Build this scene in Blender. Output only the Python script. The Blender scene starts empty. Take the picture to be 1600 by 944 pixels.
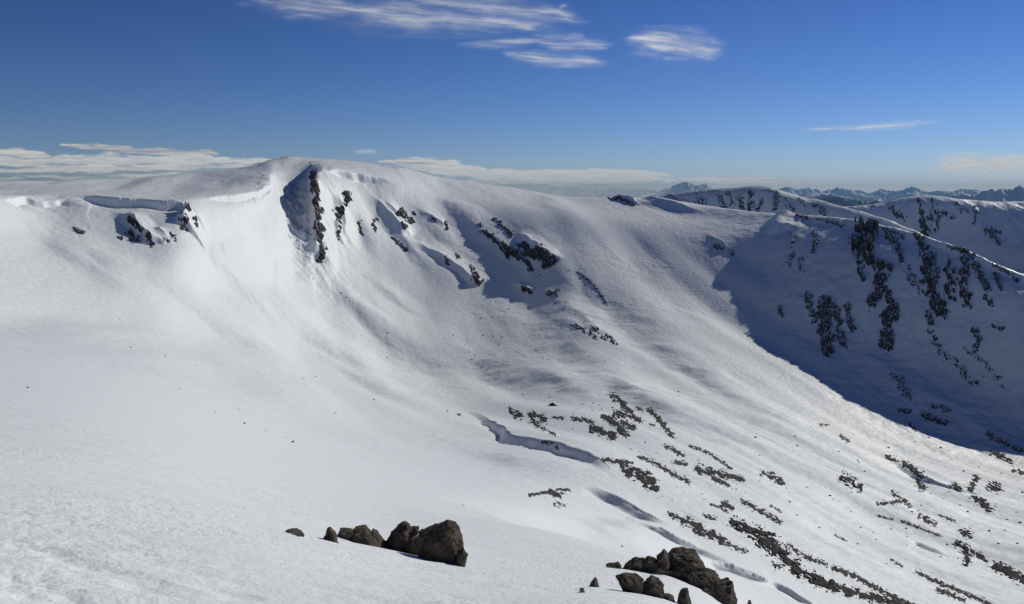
import bpy, bmesh, math, random
import numpy as np
from mathutils import Vector, Matrix
C = bpy.context.scene
random.seed(7)
# ------------------------------------------------------------------ camera
W0, H0, F = 1600.0, 944.0, 1386.0
PITCH = math.atan((472 - 305) / F)
SUN_AZ = math.radians(47)          # clockwise from +Y (view direction) towards +X
SUN_EL = math.radians(26.5)
cd = bpy.data.cameras.new('camera')
cd.sensor_fit = 'HORIZONTAL'; cd.sensor_width = 36.0
cd.lens = 36.0 * F / W0
cd.clip_start = 0.1; cd.clip_end = 300000
cam = bpy.data.objects.new('camera', cd); C.collection.objects.link(cam)
cam.location = (0, 0, 0); cam.rotation_euler = (math.radians(90) - PITCH, 0, 0)
C.camera = cam
# ------------------------------------------------------------------ sky and sun
w = bpy.data.worlds.new('World'); C.world = w; w.use_nodes = True
nt = w.node_tree; nt.nodes.clear()
sky = nt.nodes.new('ShaderNodeTexSky'); sky.sky_type = 'NISHITA'; sky.sun_disc = False
sky.sun_elevation = SUN_EL; sky.sun_rotation = SUN_AZ
sky.altitude = 2600; sky.air_density = 1.0; sky.dust_density = 0.1; sky.ozone_density = 4.0
bg = nt.nodes.new('ShaderNodeBackground'); bg.inputs['Strength'].default_value = 0.053
wo = nt.nodes.new('ShaderNodeOutputWorld')
hs = nt.nodes.new('ShaderNodeHueSaturation'); hs.inputs['Saturation'].default_value = 1.05
gm = nt.nodes.new('ShaderNodeMix'); gm.data_type = 'RGBA'; gm.blend_type = 'MULTIPLY'; gm.inputs[0].default_value = 1
gm.inputs[7].default_value = (1.0, 0.825, 0.925, 1)
sc1 = nt.nodes.new('ShaderNodeVectorMath'); sc1.operation = 'SCALE'; sc1.inputs['Scale'].default_value = 0.2
ga = nt.nodes.new('ShaderNodeGamma'); ga.inputs['Gamma'].default_value = 1.52
sc2 = nt.nodes.new('ShaderNodeVectorMath'); sc2.operation = 'SCALE'; sc2.inputs['Scale'].default_value = 5.0
nt.links.new(sky.outputs[0], sc1.inputs[0]); nt.links.new(sc1.outputs[0], ga.inputs[0]); nt.links.new(ga.outputs[0], sc2.inputs[0])
nt.links.new(sc2.outputs[0], hs.inputs['Color']); nt.links.new(hs.outputs[0], gm.inputs[6])
nt.links.new(gm.outputs[2], bg.inputs[0]); nt.links.new(bg.outputs[0], wo.inputs[0])
SV = Vector((math.cos(SUN_EL) * math.sin(SUN_AZ), math.cos(SUN_EL) * math.cos(SUN_AZ), math.sin(SUN_EL)))
sd = bpy.data.lights.new('sun', 'SUN'); sd.energy = 3.0; sd.angle = math.radians(0.5); sd.color = (1.0, 0.965, 0.845)
so = bpy.data.objects.new('sun', sd); C.collection.objects.link(so)
so.rotation_euler = SV.to_track_quat('Z', 'Y').to_euler()
C.view_settings.view_transform = 'Standard'; C.view_settings.look = 'None'
C.view_settings.exposure = 0.06; C.view_settings.gamma = 1.0
C.cycles.max_bounces = 6; C.cycles.diffuse_bounces = 1; C.cycles.volume_bounces = 0
C.cycles.transparent_max_bounces = 24
C.cycles.sample_clamp_indirect = 4.0
Q = 1.0        # mesh density factor

# ------------------------------------------------------------------ helpers
def tag(o, label=None, cat=None, group=None, kind=None):
    if label: o['label'] = label
    if cat: o['category'] = cat
    if group: o['group'] = group
    if kind: o['kind'] = kind
    return o

def grid_mesh(name, X, Y, Z, mat, smooth=True, keep=None, attrs=None):
    """X,Y,Z 2-D arrays; keep = boolean per cell"""
    n, m = X.shape
    co = np.stack([X, Y, Z], -1).reshape(-1, 3).astype(np.float32)
    idx = np.arange(n * m).reshape(n, m)
    q = np.stack([idx[:-1, :-1], idx[1:, :-1], idx[1:, 1:], idx[:-1, 1:]], -1)
    q = q.reshape(-1, 4) if keep is None else q[keep]
    if keep is not None:
        used = np.unique(q); mp = np.full(n * m, -1, np.int64); mp[used] = np.arange(len(used))
        co = co[used]; q = mp[q]
    me = bpy.data.meshes.new(name)
    me.vertices.add(len(co)); me.vertices.foreach_set('co', co.ravel())
    me.loops.add(q.size); me.loops.foreach_set('vertex_index', q.ravel().astype(np.int32))
    me.polygons.add(len(q)); me.polygons.foreach_set('loop_start', np.arange(0, q.size, 4, dtype=np.int32))
    me.polygons.foreach_set('use_smooth', np.full(len(q), smooth, bool))
    for k, A in (attrs or {}).items():
        A = A.reshape(-1).astype(np.float32)
        if keep is not None: A = A[used]
        at = me.attributes.new(k, 'FLOAT', 'POINT'); at.data.foreach_set('value', A)
    me.update(calc_edges=True)
    me.materials.append(mat)
    o = bpy.data.objects.new(name, me); C.collection.objects.link(o)
    return o

def _h(ix, iy, s):
    h = (ix.astype(np.int64) * 374761393 + iy.astype(np.int64) * 668265263 + s * 974634777) & 0xffffffff
    h = ((h ^ (h >> 13)) * 1274126177) & 0xffffffff
    return (h ^ (h >> 16)) & 0xffff
def perlin(x, y, s=0):
    x = np.asarray(x, float); y = np.asarray(y, float)
    xi = np.floor(x); yi = np.floor(y); fx = x - xi; fy = y - yi
    ux = fx * fx * fx * (fx * (fx * 6 - 15) + 10); uy = fy * fy * fy * (fy * (fy * 6 - 15) + 10)
    def g(i, j):
        a = _h(xi + i, yi + j, s) * (2 * math.pi / 65536)
        return np.cos(a) * (fx - i) + np.sin(a) * (fy - j)
    a = g(0, 0); b = g(1, 0); c = g(0, 1); d = g(1, 1)
    return 1.5 * ((a + (b - a) * ux) + ((c + (d - c) * ux) - (a + (b - a) * ux)) * uy)
def fbm(x, y, s=0, o=4, g=0.5, l=2.03):
    r = 0; A = 1
    for k in range(o):
        r = r + A * perlin(x, y, s + k * 17); x = x * l; y = y * l; A *= g
    return r
def ridged(x, y, s=0, o=4, g=0.5):
    r = 0; A = 1
    for k in range(o):
        r = r + A * (1 - 2 * np.abs(perlin(x, y, s + k * 13))); x = x * 2.07; y = y * 2.07; A *= g
    return r
def sstep(a, b, x):
    t = np.clip((x - a) / (b - a), 0, 1); return t * t * (3 - 2 * t)
def rot(x, y, dx, dy):
    """components along (dx,dy) and across it"""
    n = math.hypot(dx, dy); dx /= n; dy /= n
    return x * dx + y * dy, -x * dy + y * dx

def pchip(x, y, xi):
    x = np.asarray(x, float); y = np.asarray(y, float)
    h = np.diff(x); d = np.diff(y) / h
    m = np.zeros_like(y)
    m[0] = d[0]; m[-1] = d[-1]
    w1 = 2 * h[1:] + h[:-1]; w2 = h[1:] + 2 * h[:-1]
    with np.errstate(divide='ignore', invalid='ignore'):
        mm = (w1 + w2) / (w1 / d[:-1] + w2 / d[1:])
    m[1:-1] = np.where(d[:-1] * d[1:] > 0, mm, 0)
    i = np.clip(np.searchsorted(x, xi) - 1, 0, len(h) - 1)
    t = np.clip((xi - x[i]) / h[i], 0, 1)
    return ((2*t**3 - 3*t**2 + 1) * y[i] + (t**3 - 2*t**2 + t) * h[i] * m[i]
            + (-2*t**3 + 3*t**2) * y[i+1] + (t**3 - t**2) * h[i] * m[i+1])

def ray(u, v):
    """photo coordinates -> azimuth and tangent of elevation of the direction"""
    cx = (u - 800) / F; cy = (472 - v) / F
    y = math.cos(PITCH) + cy * math.sin(PITCH); z = -math.sin(PITCH) + cy * math.cos(PITCH)
    return math.atan2(cx, y), z / math.hypot(cx, y)

class Terrain:
    """height field on a polar net (azimuth x distance) round the origin"""
    def __init__(s, a, r):
        s.a = a; s.r = r; s.lr = np.log(r)
        s.A, s.R = np.meshgrid(a, r, indexing='ij')
        s.X = np.sin(s.A) * s.R; s.Y = np.cos(s.A) * s.R; s.Z = np.zeros_like(s.X)
    def z(s, x, y):
        a = np.arctan2(x, y); r = np.log(np.maximum(np.hypot(x, y), 1e-3))
        fa = np.interp(a, s.a, np.arange(len(s.a))); fr = np.interp(r, s.lr, np.arange(len(s.r)))
        i = np.clip(fa.astype(int), 0, len(s.a) - 2); j = np.clip(fr.astype(int), 0, len(s.r) - 2)
        p = fa - i; q = fr - j
        return ((1-p)*(1-q)*s.Z[i, j] + p*(1-q)*s.Z[i+1, j] + (1-p)*q*s.Z[i, j+1] + p*q*s.Z[i+1, j+1])
    def hit(s, u, v, rmin=0):
        a, t = ray(u, v)
        fa = float(np.interp(a, s.a, np.arange(len(s.a)))); i = min(int(fa), len(s.a) - 2); p = fa - i
        col = ((1-p) * s.Z[i] + p * s.Z[i+1]) / s.r
        ok = np.nonzero((col >= t) & (s.r > rmin))[0]
        if len(ok):
            j = ok[0]
            if j > 0 and s.r[j-1] > rmin:
                k = (t - col[j-1]) / (col[j] - col[j-1] + 1e-12); r = s.r[j-1] + k * (s.r[j] - s.r[j-1])
            else: r = s.r[j]
        else: r = s.r[np.argmax(np.where(s.r > max(rmin, 5), col, -9))]
        x, y = math.sin(a) * r, math.cos(a) * r
        return x, y, float(s.z(np.array(x), np.array(y)))

def loft(T, cols, smooth=0):
    """cols: list of (u, [(v, r), ...]) with equal counts -> T.Z"""
    K = len(cols[0][1]); Na = len(T.a)
    LR = np.zeros((K, Na)); TT = np.zeros((K, Na))
    for k in range(K):
        pts = sorted((ray(u, p[k][0]) + (math.log(p[k][1]),)) for u, p in cols)
        a = np.array([q[0] for q in pts]); t = np.array([q[1] for q in pts]); l = np.array([q[2] for q in pts])
        LR[k] = pchip(a, l, T.a); TT[k] = pchip(a, t, T.a)
    LR = np.maximum.accumulate(LR + np.arange(K)[:, None] * 1e-5, 0)
    if smooth:
        from math import exp
        k_ = np.exp(-.5*(np.arange(-150, 151)/60.0)**2); k_ /= k_.sum()
        au = np.linspace(T.a[0], T.a[-1], 6000); iu = lambda f: np.interp(au, T.a, f)
        k9 = np.exp(-.5*(np.arange(-150, 151)/11.0)**2); k9 /= k9.sum()
        for k in range(smooth+1):
            if k == smooth: k_ = k9
            for A_ in (LR, TT):
                f = np.pad(iu(A_[k]), 150, mode='edge'); A_[k] = np.interp(T.a, au, np.convolve(f, k_, 'valid'))
        LR = np.maximum.accumulate(LR + np.arange(K)[:, None]*1e-5, 0)
    T.K = np.exp(LR)
    for i in range(Na):
        T.Z[i] = pchip(LR[:, i], TT[:, i], T.lr) * T.r
    return T

def seg_dist(px, py, P):
    """distance, signed side (left of travel +), parameter 0..1 along polyline"""
    best = np.full(px.shape, 1e9); side = np.zeros(px.shape); par = np.zeros(px.shape)
    L = [math.hypot(P[i+1][0]-P[i][0], P[i+1][1]-P[i][1]) for i in range(len(P)-1)]; tot = sum(L) + 1e-9; acc = 0
    for i in range(len(P)-1):
        ax, ay = P[i][0], P[i][1]; bx, by = P[i+1][0], P[i+1][1]
        dx, dy = bx-ax, by-ay; l2 = dx*dx+dy*dy+1e-9
        t = np.clip(((px-ax)*dx+(py-ay)*dy)/l2, 0, 1)
        d = np.hypot(px-ax-t*dx, py-ay-t*dy)
        s = dx*(py-ay)-dy*(px-ax)
        m = d < best
        best = np.where(m, d, best); side = np.where(m, np.sign(s), side); par = np.where(m, (acc+t*L[i])/tot, par)
        acc += L[i]
    return best, side, par

def dense(P, n=6):
    """Catmull-Rom through photo points"""
    P = [np.array(p, float) for p in P]
    if len(P) < 3: return P
    Q_ = [2*P[0]-P[1]] + P + [2*P[-1]-P[-2]]; out = []
    for i in range(1, len(Q_)-2):
        for k in range(n):
            t = k/n
            out.append(.5*((2*Q_[i])+(-Q_[i-1]+Q_[i+1])*t+(2*Q_[i-1]-5*Q_[i]+4*Q_[i+1]-Q_[i+2])*t*t+(-Q_[i-1]+3*Q_[i]-3*Q_[i+1]+Q_[i+2])*t**3))
    return out + [P[-1]]

def calm_line(P, it=6):
    P = [tuple(p) for p in P]
    for _ in range(it):
        P = [P[0]] + [tuple((P[i-1][k]+2*P[i][k]+P[i+1][k])/4 for k in range(3)) for i in range(1, len(P)-1)] + [P[-1]]
    return P

def stroke(T, B, pts, lee, sun, h, mode='ridge', taper=(.15, .3), p=1.7, wob=0.25, edge=1.2, rmin=0):
    """B: terrain used for tracing. lee/sun widths and h in metres."""
    P = calm_line([B.hit(u, v, rmin) for u, v in dense(pts)])
    P = [q for i, q in enumerate(P) if i == 0 or math.hypot(q[0]-P[i-1][0], q[1]-P[i-1][1]) > 1e-3]
    m = max(lee, sun) * 1.2
    if mode == 'step': m = lee * 5
    xs = [q[0] for q in P]; ys = [q[1] for q in P]
    sel = (T.X > min(xs)-m) & (T.X < max(xs)+m) & (T.Y > min(ys)-m) & (T.Y < max(ys)+m)
    if not sel.any(): return
    x = T.X[sel]; y = T.Y[sel]
    wx = x + wob*lee*fbm(x/(lee*2), y/(lee*2), 5, 3); wy = y + wob*lee*fbm(x/(lee*2)+40, y/(lee*2), 9, 3)
    d, s, t = seg_dist(wx, wy, P)
    # which side faces the sun
    dx, dy = P[-1][0]-P[0][0], P[-1][1]-P[0][1]
    sunleft = (-dy*SV.x + dx*SV.y) > 0
    onsun = (s > 0) == sunleft
    tp = sstep(0, taper[0]+1e-6, t) * sstep(0, taper[1]+1e-6, 1-t)
    if mode == 'ridge':
        q = np.where(onsun, d/sun, d/lee)
        T.Z[sel] += h*tp*np.maximum(0, 1-q)**p
    elif mode == 'round':
        q = np.where(onsun, d/sun, d/lee)
        T.Z[sel] += h*tp*(1-sstep(0, 1, q))
    elif mode == 'step':     # drop on the lee side, recovering further out
        q = d/lee
        T.Z[sel] -= np.where(onsun, 0, h*tp*sstep(0, edge/lee, q)*np.exp(-np.maximum(0, q-edge/lee)))
    elif mode == 'lip':      # drop on the viewer's side
        pass

# ------------------------------------------------------------------ materials
def nodes(m):
    m.use_nodes = True; t = m.node_tree; t.nodes.clear()
    o = t.nodes.new('ShaderNodeOutputMaterial'); return t, o
def N(t, ty, **kw):
    n = t.nodes.new(ty)
    for k, v in kw.items(): setattr(n, k, v)
    return n
def noise_node(t, vec, scale, detail=4, rough=0.55, mapscale=None, rotz=0):
    mp = N(t, 'ShaderNodeMapping'); t.links.new(vec, mp.inputs['Vector'])
    mp.inputs['Rotation'].default_value = (0, 0, rotz)
    mp.inputs['Scale'].default_value = mapscale or (1, 1, 1)
    n = N(t, 'ShaderNodeTexNoise'); n.inputs['Scale'].default_value = scale
    n.inputs['Detail'].default_value = detail; n.inputs['Roughness'].default_value = rough
    t.links.new(mp.outputs[0], n.inputs['Vector']); return n.outputs['Fac']
def ramp(t, fac, stops):
    r = N(t, 'ShaderNodeValToRGB'); e = r.color_ramp.elements
    while len(e) > 2: e.remove(e[-1])
    for i, (p, c) in enumerate(stops):
        if i > 1: e.new(p)
        e[i].position = p; e[i].color = (*c, 1)
    t.links.new(fac, r.inputs[0]); return r.outputs[0]
def bump(t, h, dist, strength, normal=None):
    b = N(t, 'ShaderNodeBump'); b.inputs['Distance'].default_value = dist; b.inputs['Strength'].default_value = strength
    t.links.new(h, b.inputs['Height'])
    if normal: t.links.new(normal, b.inputs['Normal'])
    return b.outputs[0]

def snow_material(name='snow', near=True):
    m = bpy.data.materials.new(name); t, out = nodes(m)
    geo = N(t, 'ShaderNodeNewGeometry'); pos = geo.outputs['Position']
    p = N(t, 'ShaderNodeBsdfPrincipled')
    big = noise_node(t, pos, 0.012, 5, 0.6, (1.6, .5, 1), math.radians(-16))
    col = ramp(t, big, [(0.3, (0.80, 0.83, 0.865)), (0.7, (0.86, 0.885, 0.91))])
    t.links.new(col, p.inputs['Base Color'])
    p.inputs['Roughness'].default_value = 0.55
    p.inputs['Specular IOR Level'].default_value = 0.25
    n1 = noise_node(t, pos, 0.5, 7, 0.72, (1.0, .6, 1), math.radians(-20))
    b = bump(t, n1, 0.5, 0.2)
    if near:
        n2 = noise_node(t, pos, 9.0, 5, 0.7, (1, .6, 1), math.radians(30))
        b = bump(t, n2, 0.012, 0.7, b)
    t.links.new(b, p.inputs['Normal'])
    t.links.new(p.outputs[0], out.inputs[0]); return m

def rock_material(name, c1, c2, snow=0.55, scale=1.0, thr=0.78):
    m = bpy.data.materials.new(name); t, out = nodes(m)
    geo = N(t, 'ShaderNodeNewGeometry'); pos = geo.outputs['Position']
    p = N(t, 'ShaderNodeBsdfPrincipled')
    n = noise_node(t, pos, 1.3*scale, 6, 0.65)
    rc = ramp(t, n, [(0.32, c1), (0.68, c2)])
    n2 = noise_node(t, pos, 7*scale, 5, 0.7)
    b = bump(t, n2, 0.12/scale, 0.9)
    t.links.new(b, p.inputs['Normal'])
    p.inputs['Roughness'].default_value = 0.85; p.inputs['Specular IOR Level'].default_value = 0.2
    if snow > 0:
        sx = N(t, 'ShaderNodeSeparateXYZ'); t.links.new(geo.outputs['Normal'], sx.inputs[0])
        n3 = noise_node(t, pos, 1.6*scale, 6, 0.7)
        a = N(t, 'ShaderNodeMath', operation='MULTIPLY_ADD'); t.links.new(n3, a.inputs[0]); a.inputs[1].default_value = 0.5
        t.links.new(sx.outputs[2], a.inputs[2])
        s = N(t, 'ShaderNodeMapRange'); s.inputs['From Min'].default_value = thr+0.25; s.inputs['From Max'].default_value = thr+0.30
        s.inputs['To Max'].default_value = snow
        t.links.new(a.outputs[0], s.inputs[0])
        mx = N(t, 'ShaderNodeMix', data_type='RGBA'); t.links.new(s.outputs[0], mx.inputs[0])
        t.links.new(rc, mx.inputs[6]); mx.inputs[7].default_value = (0.82, 0.83, 0.85, 1)
        t.links.new(mx.outputs[2], p.inputs['Base Color'])
    else: t.links.new(rc, p.inputs['Base Color'])
    t.links.new(p.outputs[0], out.inputs[0]); return m

SNOW = snow_material()
SNOWF = snow_material('snow_far', False)
ROCK = rock_material('dark_rock', (0.030, 0.024, 0.021), (0.080, 0.064, 0.054), 1.0, 1.0)
ROCKS = rock_material('crag_rock', (0.026, 0.021, 0.019), (0.070, 0.055, 0.047), 0.9, 0.8, 0.60)
ROCKM = rock_material('scree_rock', (0.016, 0.014, 0.014), (0.050, 0.043, 0.039), 0.0, 1.5)
ROCKN = rock_material('near_rock', (0.036, 0.028, 0.023), (0.15, 0.122, 0.095), 0.0, 5.0)

# ------------------------------------------------------------------ main cirque
def axis_a():
    n = int(1500*Q)
    inner = np.linspace(math.radians(-33), math.radians(33), n)
    l = np.linspace(math.radians(-180), math.radians(-33), 60)[:-1]; r = np.linspace(math.radians(33), math.radians(180), 150)[1:]
    return np.concatenate([l, inner, r])
def axis_r():
    def seg(a, b, n): return np.exp(np.linspace(math.log(a), math.log(b), int(n*Q), endpoint=False))
    return np.concatenate([seg(.4, 3, 30), seg(3, 40, 520), seg(40, 380, 950), seg(380, 960, 1050), seg(960, 1200, 90), seg(1200, 4000, 50), [4000.]])
cols = [
 (-900, [(944,3.3),(830,6),(700,12),(600,28),(520,70),(470,130),(420,190),(370,230),(320,255),(270,275),(262,330),(255,500)]),
 (-400, [(944,3.3),(830,6),(710,12),(620,28),(540,75),(495,145),(450,215),(395,270),(345,300),(295,325),(285,400),(272,600)]),
 (-100, [(944,3.4),(830,6),(725,12),(645,28),(565,80),(525,160),(485,280),(425,370),(370,430),(310,480),(300,580),(285,800)]),
 (0,    [(944,3.4),(835,6),(730,12),(650,29),(572,82),(532,175),(492,310),(425,415),(365,485),(306,540),(297,640),(283,850)]),
 (90,   [(944,3.5),(840,6),(740,12),(655,30),(580,85),(540,190),(505,340),(440,445),(370,520),(305,578),(296,680),(283,900)]),
 (180,  [(944,3.5),(845,6.2),(755,12.5),(672,32),(597,92),(555,210),(517,365),(450,455),(378,525),(306,582),(295,690),(280,910)]),
 (270,  [(944,3.6),(850,6.5),(770,13),(690,35),(615,100),(570,235),(530,395),(460,470),(385,530),(311,580),(292,690),(273,910)]),
 (330,  [(944,3.7),(854,6.7),(784,13.4),(708,36),(633,108),(583,262),(537,430),(466,510),(384,562),(306,606),(284,735),(267,920)]),
 (400,  [(944,3.8),(860,7),(800,14),(730,38),(655,120),(600,300),(545,475),(470,560),(380,612),(300,650),(272,790),(258,930)]),
 (422,  [(944,3.85),(864,7.4),(808,14.3),(740,39),(665,124),(610,310),(550,490),(472,572),(385,628),(298,672),(266,820),(251,932)]),
 (434,  [(944,3.85),(864,7.4),(808,14.3),(740,39),(665,124),(612,311),(551,500),(471,585),(382,655),(297,735),(264,836),(248,933)]),
 (450,  [(944,3.85),(864,7.4),(808,14.3),(740,39),(665,124),(612,312),(552,510),(470,605),(384,684),(296,765),(264,840),(245,935)]),
 (480,  [(944,3.9),(868,7.8),(818,14.8),(750,41),(680,128),(620,325),(556,530),(470,632),(384,694),(283,785),(258,860),(246,945)]),
 (491,  [(944,3.9),(869,7.9),(820,15),(753,41.5),(683,129),(623,327),(558,540),(474,640),(386,680),(272,768),(256,860),(247,948)]),
 (506,  [(944,3.9),(870,8),(822,15),(755,42),(685,130),(625,330),(560,560),(480,655),(385,700),(263,785),(255,860),(248,950)]),
 (600,  [(944,4.1),(885,9),(838,18),(775,50),(710,140),(650,330),(580,580),(480,690),(370,770),(275,838),(266,900),(258,980)]),
 (700,  [(944,4.2),(893,10),(812,29),(785,55),(735,140),(680,300),(600,575),(490,702),(390,792),(310,868),(292,930),(279,1020)]),
 (800,  [(944,4.4),(898,11),(816,33),(803,66),(760,120),(700,230),(610,520),(490,704),(390,802),(320,878),(303,950),(293,1040)]),
 (900,  [(944,4.6),(905,12),(842,33),(836,85),(775,135),(690,230),(600,480),(480,690),(390,792),(335,870),(318,930),(308,990)]),
 (1000, [(944,5),(912,12.5),(868,28),(880,90),(812,140),(700,245),(600,490),(480,696),(400,800),(346,872),(325,930),(309,980)]),
 (1100, [(965,5),(940,9.5),(922,15),(905,98),(848,140),(725,255),(610,500),(490,698),(414,790),(358,861),(338,905),(321,945)]),
 (1200, [(1080,4),(1020,8),(985,13),(950,108),(870,150),(740,275),(625,510),(515,680),(430,765),(365,830),(347,865),(333,895)]),
 (1300, [(1180,4),(1110,8),(1070,13),(1000,100),(895,160),(755,300),(645,530),(545,645),(440,725),(370,795),(352,820),(339,840)]),
 (1400, [(1250,4),(1190,8),(1140,13),(1050,92),(910,172),(775,325),(675,545),(575,632),(470,690),(393,745),(372,770),(357,785)]),
 (1500, [(1300,4),(1240,8),(1190,13),(1090,90),(925,178),(795,340),(695,550),(600,622),(500,670),(425,708),(402,725),(388,735)]),
 (1600, [(1340,4),(1280,8),(1230,13),(1110,90),(945,182),(805,350),(710,555),(625,610),(535,648),(465,680),(445,695),(430,705)]),
 (1800, [(1380,4),(1300,8),(1260,13),(1140,90),(965,190),(825,355),(735,560),(665,605),(590,638),(525,660),(505,675),(490,690)]),
 (2300, [(1400,4),(1340,8),(1290,13),(1180,90),(1000,190),(860,360),(780,570),(720,600),(650,630),(600,650),(580,670),(560,690)]),
]
def tt(v): return ray(800, v)[1]
full = []
for u, k in cols:
    v_sky, r_sky = k[-1]
    z = tt(v_sky)*r_sky
    def vz(zz, r): return 472 + F*math.tan(-math.atan(zz/r) - PITCH)   # at u=800
    first = [(vz(-1.72, 0.45), 0.45), (vz(-1.72-.08*1.5, 1.5), 1.5)]
    first = [(vz(-1.62, .4), .4)]
    k2 = first + list(k) + [(vz(z-8, r_sky*1.06), r_sky*1.06), (vz(z-45, r_sky*1.22), r_sky*1.22), (vz(z-200, r_sky*1.7), r_sky*1.7), (vz(-600, 4000), 4000)]
    full.append((u, k2))
T = loft(Terrain(axis_a(), axis_r()), full, smooth=9)
# behind the viewer the slope just continues
BACK = np.abs(T.A) > math.radians(50)

# large undulation running down the fall line
al, ac = rot(T.X, T.Y, 0.30, -0.95)
fade = sstep(60, 300, T.R)
rim = T.K[10][:, None]; skyl = T.K[12][:, None]
calm = (1-.85*np.exp(-((T.R-rim)/(.06*rim))**2))*(1-.8*np.exp(-((T.R-skyl)/(.06*skyl))**2))
T.Z += calm*fade*(2.3*fbm(ac/48, al/260, 3, 2) + 0.09*fbm(ac/11, al/60, 8, 3))*(1-.6*sstep(900, 1000, T.R))
T.Z += sstep(90, 200, T.R)*(1-sstep(420, 560, T.R))*sstep(-5, 90, T.X)*(1.5*fbm(ac/34+7, al/110, 21, 3) + .5*np.maximum(0, fbm(T.X/22, T.Y/22, 25, 3)))
B = Terrain(T.a, T.r); B.Z = T.Z.copy()
def st(*a, **k): stroke(T, B, *a, **k)
# ---- the great buttress under the summit and its gully
st([(488,282),(494,310),(499,345),(500,378),(492,408)], 8, 14, 7, taper=(.3,.15), p=1.25, wob=.3)

st([(528,300),(536,325),(540,350),(538,375)], 9, 14, 5, taper=(.3,.2), wob=.2)
st([(524,345),(530,365),(530,378)], 5, 8, 3.5, taper=(.2,.2))
st([(578,300),(600,332),(618,350),(636,372)], 9, 22, 5, mode='ridge', taper=(.5,.12))
st([(600,320),(628,345),(640,352)], 6, 10, 3, taper=(.4,.15))
st([(640,380),(690,405),(725,428),(750,448)], 7, 22, 4.6, taper=(.35,.06), p=1.4)
st([(700,330),(748,362),(795,392),(830,418),(845,430)], 13, 28, 3.6, taper=(.3,.12), p=1.4)
st([(800,365),(830,385),(862,415)], 8, 15, 4.8, taper=(.35,.08), p=1.4)
st([(650,330),(676,345),(698,356)], 6, 12, 3, taper=(.4,.15))
st([(800,440),(824,455),(830,460)], 5, 9, 2.2, taper=(.5,.1))
st([(860,455),(900,492),(935,520),(965,538)], 10, 24, 1.8, mode='round', taper=(.4,.3))
# couloir ribs left of the buttress
st([(180,330),(205,345),(225,365),(238,383)], 7, 13, 5, taper=(.4,.08), p=1.4)
st([(287,326),(292,337),(290,358)], 6, 12, 7, taper=(.1,.1), p=1.3)
st([(300,330),(315,345),(312,352)], 4, 6, 2.5, taper=(.3,.1))
st([(245,355),(262,375)], 5, 7, 2, taper=(.3,.1))
# soft rolls on the headwall and the bowl
for P, l, s_, h in [
  ([(300,330),(335,400),(400,470),(470,530)], 12, 20, 2.6), ([(350,318),(385,380),(440,440)], 12, 16, 2.4), ([(390,310),(415,360),(455,410)], 9, 14, 2.0), ([(40,330),(100,380),(180,440),(270,500)], 14, 26, 1.8), ([(120,370),(190,420),(270,470)], 12, 22, 1.6),
  ([(520,275),(545,310),(575,365),(610,420)], 14, 22, 3.2), ([(565,285),(600,335),(650,395),(690,450)], 14, 22, 3.4), ([(620,290),(660,330),(700,372),(740,410)], 14, 20, 2.0),
  ([(680,305),(720,330),(760,362)], 12, 20, 2.6), ([(740,320),(800,370),(860,420),(930,480)], 20, 30, 1.3), ([(495,405),(540,465),(600,525),(650,560)], 12, 18, 2.6), ([(420,500),(520,560),(600,610),(700,650)], 14, 30, 2.0),
  ([(310,380),(400,455),(520,540),(620,600)], 22, 40, 4.5), ([(170,390),(250,430),(330,490),(430,560)], 18, 34, 2.4),
  ([(470,420),(560,470),(640,530),(740,590)], 26, 45, 4.2), ([(620,450),(740,530),(850,600),(960,650)], 22, 40, 3.0),
  ([(720,440),(860,520),(980,600),(1080,650)], 24, 44, 3.4), ([(860,360),(960,440),(1080,560),(1230,650)], 26, 60, 3.6),
  ([(560,420),(600,450),(660,500)], 10, 18, 1.8), ([(1000,520),(1100,590),(1220,650),(1330,690)], 16, 34, 3.2),
  ([(800,560),(900,610),(1000,650)], 12, 26, 2.2), ([(900,560),(1040,640),(1200,700),(1380,760)], 14, 30, 2.6),
  ([(960,330),(1010,360),(1060,420),(1100,500)], 24, 40, 1.2), ([(805,330),(850,430),(915,530),(990,605)], 26, 26, 3.2)]:
    st(P, l*1.1, s_*1.1, h*1.15, mode='round', taper=(.45,.5))
# hollow below the saddle (840,300)-(930,370)
st([(845,305),(880,330),(915,352),(960,375)], 26, 30, 1.8, mode='round', taper=(.2,.4))
# ridge end at the col, with its shaded lee
st([(955,309),(985,314),(1000,322)], 8, 14, 5, taper=(.3,.3), p=1.3)
st([(1000,309),(1030,316),(1060,324),(1120,340)], 20, 24, 5, taper=(.25,.5), p=1.3)
# spur between light and shade
st([(1095,360),(1130,385),(1150,400)], 20, 40, 3, taper=(.4,.4))
st([(1225,336),(1222,350),(1215,370)], 20, 20, 6, mode='round')
# right wall ribs
for P, l, h in [([(1280,345),(1275,400),(1270,470),(1290,540)], 12, 6), ([(1350,348),(1360,400),(1370,460),(1385,530)], 16, 12),
                ([(1440,372),(1445,420),(1465,480)], 14, 10), ([(1500,392),(1510,440),(1530,500)], 14, 9), ([(1240,340),(1240,380),(1245,430)], 10, 5),
                ([(1315,470),(1325,500),(1330,520)], 8, 3), ([(1570,430),(1580,480),(1590,540)], 12, 7)]:
    st(P, l, l*1.2, h*.05, taper=(.3,.35), p=1.2, wob=.4)
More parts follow.
